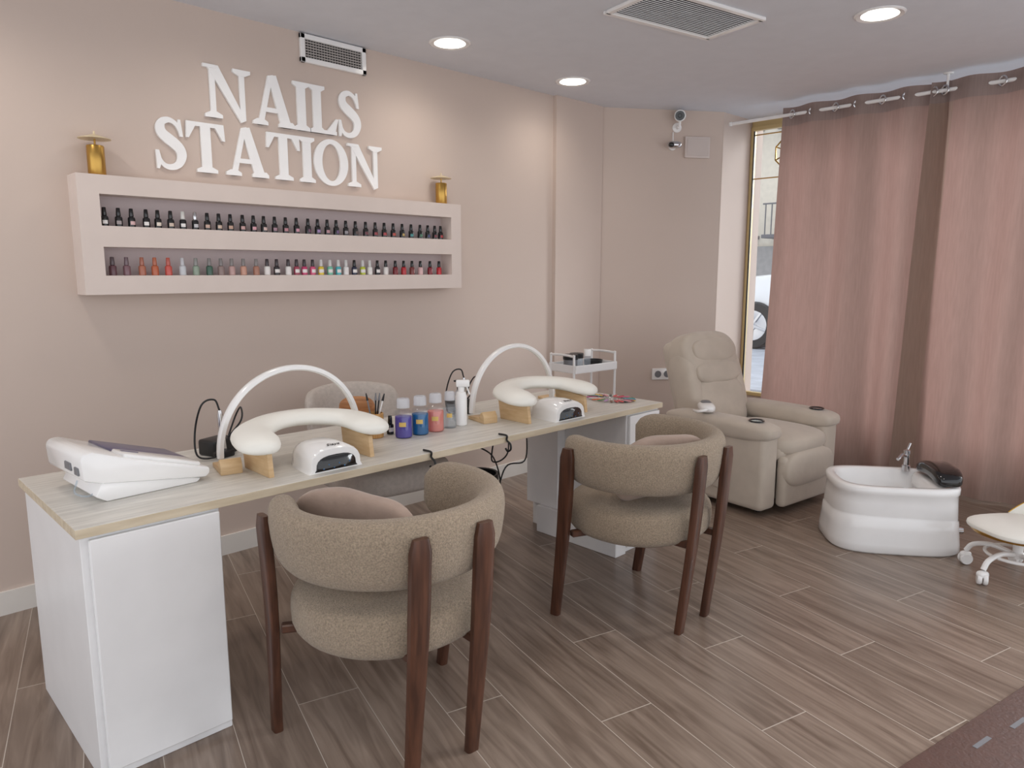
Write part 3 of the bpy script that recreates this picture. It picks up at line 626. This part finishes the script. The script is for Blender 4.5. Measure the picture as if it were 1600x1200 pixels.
# hooks
for px,py,lb in ((672,712,'black hook clipped on desk edge, closer to the nearest chair'),(790,688,'black hook clipped on desk edge near the cables')):
    p=at(px,py,y=DY0); t=obj('bag_hook',tube(NB(),catmull([(0,.04,.7545),(0,-.006,.7545),(0,-.007,.735),(0,-.028,.722),(0,-.03,.70),(0,-.012,.69),(0,-.0,.70)],6),.0042,8),m_black); t.location=(p.x,DY0,0); tag(t,lb,'hook','black hooks on the desk edge')
t=obj('power_box',box(NB(),(0,0,0),(.12,.06,.04),.006,2),m_black); t.location=(2.58,2.62,.70); tag(t,'small black power adapter fixed below the desktop','adapter')
bm=NB()
for pts in ([(2.3,2.66,.72),(2.28,2.6,.60),(2.40,2.58,.50),(2.46,2.60,.30),(2.38,2.66,.10),(2.42,2.7,.006)],[(2.50,2.6,.715),(2.48,2.56,.52),(2.36,2.55,.50),(2.44,2.6,.66)],[(2.66,2.62,.715),(2.65,2.6,.45),(2.52,2.62,.42),(2.46,2.66,.2),(2.3,2.7,.006)]):
    tube(bm,catmull(pts,8),.004,6)
tag(obj('power_cable',bm,m_black),'tangled black cables hanging under the desk to the floor','cable')
t=thing('waste_bin','small wooden bin with black liner under the desk','bin',(2.62,2.95,0))
bm=NB(); lathe(bm,[(.09,0),(.1,.004),(.115,.30),(.108,.302),(.1,.02),(.001,.018)],n=28); obj('bucket',bm,mat('taupe_bin',(150,128,108),.6),t)
bm=NB(); lathe(bm,[(.107,.22),(.106,.303),(.117,.306),(.119,.27),(.1165,.268)],n=28); obj('liner',bm,m_black,t)
# ---------------- trolley ----------------
t=thing('rolling_trolley','white metal rolling trolley with shallow trays at far end of desk','trolley',(3.80,3.18,0),R(-4))
tw,td=.40,.26
for k,z in enumerate((.14,.45,.76)):
    bm=NB(); box(bm,(0,0,z),(tw,td,.006))
    for cx,cy,sx,sy in ((0,td/2,tw,.006),(0,-td/2,tw,.006),(tw/2,0,.006,td),(-tw/2,0,.006,td)): box(bm,(cx,cy,z+.025),(sx,sy,.05),.002,1)
    obj('tray',bm,m_white,t)
for sx in (-1,1):
    bm=NB()
    tube(bm,catmull([(sx*tw/2,-td/2+.02,.06),(sx*tw/2,-td/2+.02,.45),(sx*tw/2,-td/2+.02,.84),(sx*tw/2,-td/2+.04,.87),(sx*tw/2,td/2-.04,.87),(sx*tw/2,td/2-.02,.84),(sx*tw/2,td/2-.02,.45),(sx*tw/2,td/2-.02,.06)],5),.008,8)
    obj('side_frame',bm,m_white,t)
for sx in (-1,1):
    for sy in (-1,1):
        bm=NB(); lathe(bm,[(.008,-.01),(.027,-.01),(.027,.01),(.008,.01)],n=18,M=Matrix.Translation((sx*tw/2,sy*(td/2-.02),.0275))@Matrix.Rotation(PI/2,4,'X')); box(bm,(sx*tw/2,sy*(td/2-.02),.05),(.02,.026,.02),.003,1); obj('caster',bm,m_white,t)
def tub(x,y,z,r,hh,mb,ml,label,cat='jar'):
    t=thing('jar',label,cat,(x,y,z),0,'containers on the trolley')
    bm=NB(); lathe(bm,[(r*.9,0),(r,.004),(r,hh*.7),(r*.96,hh*.72)],n=24); obj('jar_body',bm,mb,t)
    bm=NB(); lathe(bm,[(r*1.05,hh*.7),(r*1.07,hh*.72),(r*1.07,hh),(r,hh+.003)],n=24); obj('lid',bm,ml,t)
tz=.7635
tub(3.68,3.19,tz,.048,.105,m_grey,m_black,'grey jar with black lid, left on the trolley')
tub(3.80,3.24,tz,.045,.10,m_clear,m_black,'clear jar with black lid, in the middle of the trolley')
tub(3.76,3.11,tz,.022,.14,m_clear,m_gloss,'slim clear bottle standing in front on the trolley')
t=obj('shallow_dish',lathe(NB(),[(.04,0),(.06,.02),(.065,.055),(.06,.055),(.05,.01),(.001,.008)],n=24),m_black); t.location=(3.91,3.18,tz); tag(t,'black shallow dish on the right of the trolley','dish')
# ---------------- wall corner gear ----------------
Bd=(B1-B0).normalized(); Bn=Vector((-Bd.y,Bd.x,0)); Bn=-Bn if Bn.dot(Vector((-.57,-.82,0)))<0 else Bn
def onB(px,py):
    d=ray(px,py); t=(B0-CAM).dot(Bn)/d.dot(Bn); return CAM+d*t
angB=math.atan2(Bd.y,Bd.x)
q=onB(1088,231); t=thing('junction_box','square pinkish wall box beside the security cameras','wall box',q,angB)
bm=NB(); box(bm,(0,-.013,0),(.2,.024,.155),.004,2); obj('cover',bm,mat('box_paint',(216,204,198),.6),t)
bm=NB(); box(bm,(0,-.027,0),(.17,.003,.125),.002,1); obj('lid_panel',bm,mat('box_paint2',(208,196,190),.6),t)
q=onB(1034,584); t=thing('wall_socket','white double wall socket plate behind the cream recliner','socket',q,angB)
bm=NB(); box(bm,(0,-.008,0),(.17,.014,.09),.004,2); obj('plate',bm,m_gloss,t)
for s_ in (-1,1):
    bm=NB(); lathe(bm,[(.027,0),(.027,.003),(.022,.003),(.021,.0005)],n=24,M=Matrix.Translation((s_*.038,-.015,0))@Matrix.Rotation(PI/2,4,'X')); so=obj('socket_face',bm,m_grey,t)
q=onB(1057,200); t=thing('security_camera','white security camera with black lens near the ceiling corner','camera',q,angB,'cameras on the corner wall')
bm=NB(); lathe(bm,[(.035,0),(.035,.012),(.015,.02),(.012,.05)],n=24,M=Matrix.Rotation(PI/2,4,'X')); tube(bm,[(0,-.05,0),(0,-.06,.02),(0,-.06,.05)],.01,8); obj('bracket',bm,m_gloss,t)
M=Matrix.Translation((0,-.065,.075))@Matrix.Rotation(R(-25),4,'Z')@Matrix.Rotation(R(100),4,'X')
bm=NB(); lathe(bm,[(.02,-.06),(.034,-.055),(.042,.0),(.042,.05),(.038,.055)],n=24,M=M); obj('housing',bm,m_gloss,t)
bm=NB(); lathe(bm,[(.034,.0551),(.034,.06),(.015,.061),(.012,.056)],n=24,M=M); obj('lens',bm,m_blackg,t)
q=onB(1050,229); t=thing('security_camera','smaller chrome and black camera just below the white one','camera',q,angB,'cameras on the corner wall')
bm=NB(); lathe(bm,[(.03,0),(.03,.01),(.012,.02),(.01,.06)],n=20,M=Matrix.Rotation(PI/2,4,'X')); tube(bm,[(0,-.03,0),(-.01,-.04,.04),(.0,-.01,.1)],.005,6); obj('bracket',bm,m_gloss,t)
bm=NB(); sell(bm,(-.015,-.08,-.0),(.055,.035,.026),.8,.8); obj('housing',bm,m_chrome,t)
bm=NB(); sell(bm,(-.045,-.098,-.004),(.022,.02,.018),.8,.8); obj('lens',bm,m_blackg,t)
# ---------------- curtain ----------------
RX,RZ=5.15,2.52
rod=thing('curtain_rod','slim white curtain rod hung from the ceiling above the window','curtain rod',(RX,0,0))
bm=NB(); tube(bm,[(0,2.90,RZ),(0,-.3,RZ)],.012,12); obj('pole',bm,m_gloss,rod)
bm=NB(); lathe(bm,[(.01,0),(.016,.004),(.016,.02),(.01,.024)],n=16,M=Matrix.Translation((0,2.89,RZ))@Matrix.Rotation(-PI/2,4,'X')); obj('finial',bm,m_gloss,rod)
bm=NB(); tube(bm,[(0,1.455,RZ),(0,1.455,CZ-.005)],.008,8); lathe(bm,[(.025,CZ-.008),(.03,CZ-.0005)],(0,1.455,0),n=20); obj('bracket',bm,m_gloss,rod)
def curtain(y0,y1,label,seed,xo=0,amp=.03,per=.30,ny=160,hem=0):
    rnd=random.Random(seed); ph=[rnd.uniform(0,6.28) for _ in range(6)]
    t=thing('curtain',label,'curtain',(RX,y0,0),0,'pair of eyelet curtains over the window')
    def pt(s,z):
        y=-(y0-y1)*s; q=(2.56-z)/2.54
        flare=.06*q*(1-2*s)
        A=amp*(1-.35*q)+.012*math.sin(ph[0]+s*9)*q
        a=2*PI*(-y)/per+q*(.7*math.sin(ph[1]+s*5))
        x=A*math.sin(a)+.022*q*math.sin(ph[2]+s*17+q*2)+.009*math.sin(ph[3]+s*40+q*3)*q+.01*math.sin(ph[4]+q*7+s*6)*q
        return Vector((x+xo*min(1,.35+q*1.5),y+flare,z))
    def sheet(za,zb,nz,s0=0,s1=1):
        n_=max(8,int(ny*(s1-s0)))
        bm=NB(); rings=[[pt(s0+(s1-s0)*i/n_,za+(zb-za)*j/nz) for i in range(n_+1)] for j in range(nz+1)]
        loft(bm,rings,cap=False,open_ring=True); return bm
    obj('cloth',sheet(.02,2.45,50,hem),m_curt,t,ang=180)
    if hem: obj('side_hem',sheet(.02,2.45,50,0,hem),m_curts,t,ang=180)
    obj('header_band',sheet(2.45,2.575,4),m_curth,t,ang=180)
    k=0
    while True:
        yc=-(k+.5)*per/2
        if -yc>y0-y1: break
        sgn=1 if k%2==0 else -1
        bm=NB(); pts=[Vector((0.026*math.cos(a),0,.026*math.sin(a))) for a in [j*PI/10 for j in range(20)]]
        M=Matrix.Translation((-.008,yc,RZ))@Matrix.Rotation(R(62)*sgn,4,'Z')
        tube(bm,pts,.006,8,closed=True,M=M); obj('eyelet',bm,m_chrome,t)
        k+=1
    return t
curtain(2.50,1.44,'dusty pink linen eyelet curtain, left one beside the window gap',3,xo=.02)
curtain(1.54,.25,'dusty pink linen eyelet curtain, right one overlapping at frame edge',5,xo=-.04,hem=.10)
# ---------------- recliner ----------------
t=thing('recliner','cream suede recliner armchair with cup holders in front of the corner wall','armchair',(4.285,2.22,0),R(-7))
bm=NB(); box(bm,(0,.0,.17),(.60,.66,.24),.03,3); obj('base',bm,m_recl,t)
bm=NB(); box(bm,(0,-.17,.37),(.50,.50,.12),.05,4); sell(bm,(0,-.17,.405),(.265,.30,.08),.7,.5); obj('seat',bm,m_recl,t,ang=80)
bm=NB(); box(bm,(0,-.425,.20),(.50,.07,.30),.03,4); sell(bm,(0,-.435,.27),(.25,.055,.11),.7,.4); obj('footrest',bm,m_recl,t,ang=80)
for s_ in (-1,1):
    bm=NB(); box(bm,(s_*.325,-.04,.265),(.155,.74,.45),.035,4); arm=obj('armrest',bm,m_recl,t)
    bm=NB(); sell(bm,(s_*.325,-.05,.50),(.10,.385,.06),.6,.4); obj('arm_pad',bm,m_recl,arm)
    bm=NB(); lathe(bm,[(.0,.0),(.036,.0),(.036,.006),(.044,.009),(.046,.004)],(s_*.325,-.30,.556),n=28); obj('cup_holder',bm,m_blackg,arm)
bm=NB(); box(bm,(-.407,-.02,.26),(.012,.26,.26),.005,2); obj('side_pocket',bm,m_recl,t)
Mb=Matrix.Translation((0,.20,.42))@Matrix.Rotation(R(-17),4,'X')
def wr(p):
    return Vector((p.x,p.y+(.005*math.sin(p.z*34+p.x*9)+.002*math.sin(p.x*34+p.z*50))*(1 if p.y<0 else 0),p.z))
bm=NB(); box(bm,(0,.09,.27),(.53,.13,.64),.055,4,M=Mb); obj('back_shell',bm,m_recl,t)
bm=NB(); sell(bm,(0,0,0),(.235,.10,.20),.6,.4,fn=wr,nu=60,nv=40); bm.transform(Mb@Matrix.Translation((0,-.0,.13))); obj('back_cushion',bm,m_recl,t,ang=80)
bm=NB(); sell(bm,(0,0,0),(.275,.11,.20),.6,.45,fn=wr,nu=60,nv=40); bm.transform(Mb@Matrix.Translation((0,.02,.43))); obj('head_cushion',bm,m_recl,t,ang=80)
bm=NB(); sell(bm,(0,0,0),(.225,.04,.075),.75,.45,fn=wr,nu=60,nv=24); bm.transform(Mb@Matrix.Translation((0,-.068,.34))); obj('head_roll',bm,m_recl,t,ang=80)
bm=NB(); sell(bm,(0,0,0),(.215,.03,.08),.75,.45,fn=wr,nu=60,nv=24); bm.transform(Mb@Matrix.Translation((0,-.072,.49))); obj('head_roll',bm,m_recl,t,ang=80)
for s_ in (-1,1):
    bm=NB(); sell(bm,(0,0,0),(.065,.10,.27),.6,.7); bm.transform(Mb@Matrix.Translation((s_*.225,.02,.25))); obj('back_wing',bm,m_recl,t,ang=80)
for sx in (-1,1):
    for sy in (-1,1):
        bm=NB(); lathe(bm,[(.02,0),(.025,.005),(.025,.045),(.02,.05)],(sx*.27,.0+sy*.30,0),n=16); obj('foot',bm,m_black,t)
Mr=Matrix.Translation((4.285,2.22,0))@Matrix.Rotation(R(-7),4,'Z')
q=Mr@Vector((-.325,.06,.561))
t=thing('massage_device','small white and grey massage device lying on the recliner armrest','massager',q,R(40))
bm=NB(); sell(bm,(0,0,.028),(.10,.05,.03),.8,.7); obj('housing',bm,m_gloss,t)
bm=NB(); sell(bm,(.02,0,.048),(.05,.033,.018),.8,.7); obj('pad',bm,m_grey,t)
bm=NB(); tube(bm,catmull([(-.08,0,.03),(-.13,.03,.03),(-.12,.07,.022),(-.04,.08,.012)],6),.009,8); obj('strap',bm,m_gloss,t)
# ---------------- foot bath ----------------
t=thing('foot_bath','white pedicure foot bath tub with black foot pad and chrome tap','foot bath',(4.04,1.25,0),R(-54))
def rr(rx,ry,z,e=.55,n=72,w=0): return [Vector((rx*sp(math.cos(2*PI*j/n),e),ry*sp(math.sin(2*PI*j/n),e),z+w*math.sin(2*PI*j/n+3.6))) for j in range(n)]
bm=NB()
pr=[(.310,.235,.0,0),(.322,.245,.012,0),(.320,.243,.05,0),(.313,.238,.11,.012),(.308,.234,.165,.022),(.303,.230,.170,.022),(.304,.231,.178,.022),(.300,.227,.25,.01),(.298,.224,.30,0),(.304,.229,.308,0),(.304,.229,.336,0),(.295,.220,.345,0),(.268,.19,.345,0),(.258,.18,.335,0),(.24,.165,.22,0),(.20,.13,.15,0),(.05,.03,.145,0)]
loft(bm,[rr(a,b_,z,w=w_) for a,b_,z,w_ in pr]); obj('tub',bm,m_gloss,t,ang=60)
bm=NB()
box(bm,(.215,0,.30),(.12,.33,.09),.03,3); obj('deck',bm,m_gloss,t)
bm=NB()
def padf(p): return Vector((p.x-.5*p.y**2,p.y,p.z+.9*(.02-(p.y**2)*1.1)))
sell(bm,(.235,-.02,.38),(.072,.165,.038),.6,.5,fn=padf); obj('foot_pad',bm,m_blackg,t,ang=80)
bm=NB(); lathe(bm,[(.022,.34),(.022,.37),(.016,.375),(.014,.43),(.018,.435),(.018,.455),(.01,.46)],(.13,.165,0),n=20); tube(bm,[(.13,.165,.42),(.09,.12,.44),(.06,.09,.42)],.009,10); tube(bm,[(.13,.165,.455),(.15,.185,.49)],.006,8); obj('tap',bm,m_chrome,t)
bm=NB(); lathe(bm,[(.03,0),(.03,.012),(.02,.014),(.018,.04),(.01,.042)],n=20,M=Matrix.Translation((.308,-.06,.09))@Matrix.Rotation(PI/2,4,'Y')); obj('drain_valve',bm,m_chrome,t)
bm=NB(); lathe(bm,[(.022,.147),(.022,.151),(.012,.152)],(-.05,0,0),n=20); obj('plug',bm,m_chrome,t)
# ---------------- stool ----------------
t=thing('rolling_stool','low white rolling stool with gold edged seat beside the foot bath','stool',(3.94,.645,0),R(-35))
bm=NB(); sell(bm,(0,0,.243),(.20,.185,.022),.6,.7); obj('seat',bm,m_leather,t)
bm=NB(); lathe(bm,[(.16,.212),(.196,.220),(.202,.234),(.196,.237)],n=40); obj('seat_rim',bm,m_gold,t)
bm=NB(); rings=[]
for i in range(25):
    s=i/24; a=R(-60)+R(120)*s; e=math.sin(PI*s)
    c=Vector((.205*math.cos(a),.20*math.sin(a),.235)); o=Vector((math.cos(a),math.sin(a),0)); hh=.02+.13*e
    rings.append([c,c+o*.012,c+o*(.012+.03*e)+Vector((0,0,hh)),c+o*(.03*e)+Vector((0,0,hh))])
loft(bm,rings); obj('low_back',bm,m_leather,t,ang=50)
bm=NB(); tube(bm,[r_[2]*.5+r_[3]*.5 for r_ in rings],.005,8); obj('gold_edge',bm,m_gold,t)
bm=NB(); lathe(bm,[(.06,.213),(.06,.205),(.022,.20),(.022,.13),(.03,.12),(.03,.10)],n=20); obj('column',bm,m_gloss,t)
cast=[]
bm=NB()
for k in range(5):
    a=k*2*PI/5+R(190); ca,sa=math.cos(a),math.sin(a)
    tube(bm,catmull([(.02*ca,.02*sa,.115),(.11*ca,.11*sa,.13),(.185*ca,.185*sa,.11),(.215*ca,.215*sa,.07)],6),.012,10); cast.append((.215*ca,.215*sa,a))
tube(bm,[Vector((.13*math.cos(j*PI/12),.13*math.sin(j*PI/12),.115)) for j in range(24)],.008,8,closed=True)
obj('base_frame',bm,m_gloss,t)
for x,y,a in cast:
    bm=NB()
    for s_ in (-1,1): lathe(bm,[(.006,-.009),(.026,-.009),(.029,-.004),(.029,.004),(.026,.009),(.006,.009)],n=20,M=Matrix.Translation((x,y,.029))@Matrix.Rotation(a+.8,4,'Z')@Matrix.Translation((0,s_*.012,0))@Matrix.Rotation(PI/2,4,'X'))
    sell(bm,(x,y,.048),(.028,.02,.018),.8,.8,nu=16,nv=8); obj('caster',bm,m_gloss,t)
# ---------------- dark mat ----------------
E0=at(1410,1200,z=0); E1=at(1600,1075,z=0); ea=math.atan2(E1.y-E0.y,E1.x-E0.x)
t=thing('floor_mat','dark brown patterned mat at the lower right corner of the room','mat',(E0.x,E0.y,0),ea)
bm=NB(); box(bm,(.35,-.45,.006),(1.3,.9,.012),.003,1); obj('mat_body',bm,m_brown,t)
for i,(x,y) in enumerate([(.50,-.09),(.30,-.075)]):
    bm=NB(); box(bm,(x,y,.0125),(.09,.014,.001)); obj('pale_dash',bm,m_grey,t,False)
# ---------------- light ----------------
w=bpy.data.worlds.new('world'); SC.world=w; w.use_nodes=True; N=w.node_tree.nodes; bg=N['Background']
sky=N.new('ShaderNodeTexGradient'); tc=N.new('ShaderNodeTexCoord'); mp=N.new('ShaderNodeMapping'); mp.inputs['Rotation'].default_value=(0,R(90),0)
rp=N.new('ShaderNodeValToRGB'); rp.color_ramp.elements[0].color=(.96,.97,1,1); rp.color_ramp.elements[1].color=(.82,.90,1,1)
w.node_tree.links.new(tc.outputs['Generated'],mp.inputs[0]); w.node_tree.links.new(mp.outputs[0],sky.inputs[0]); w.node_tree.links.new(sky.outputs[0],rp.inputs[0]); w.node_tree.links.new(rp.outputs[0],bg.inputs[0])
bg.inputs[1].default_value=1.4
s=bpy.data.lights.new('sun','SUN'); s.energy=3.8; s.angle=R(35); s.color=(.94,.97,1); so=bpy.data.objects.new('sun',s); C.objects.link(so)
so.rotation_euler=Vector((-1,.34,-.38)).to_track_quat('-Z','Y').to_euler()
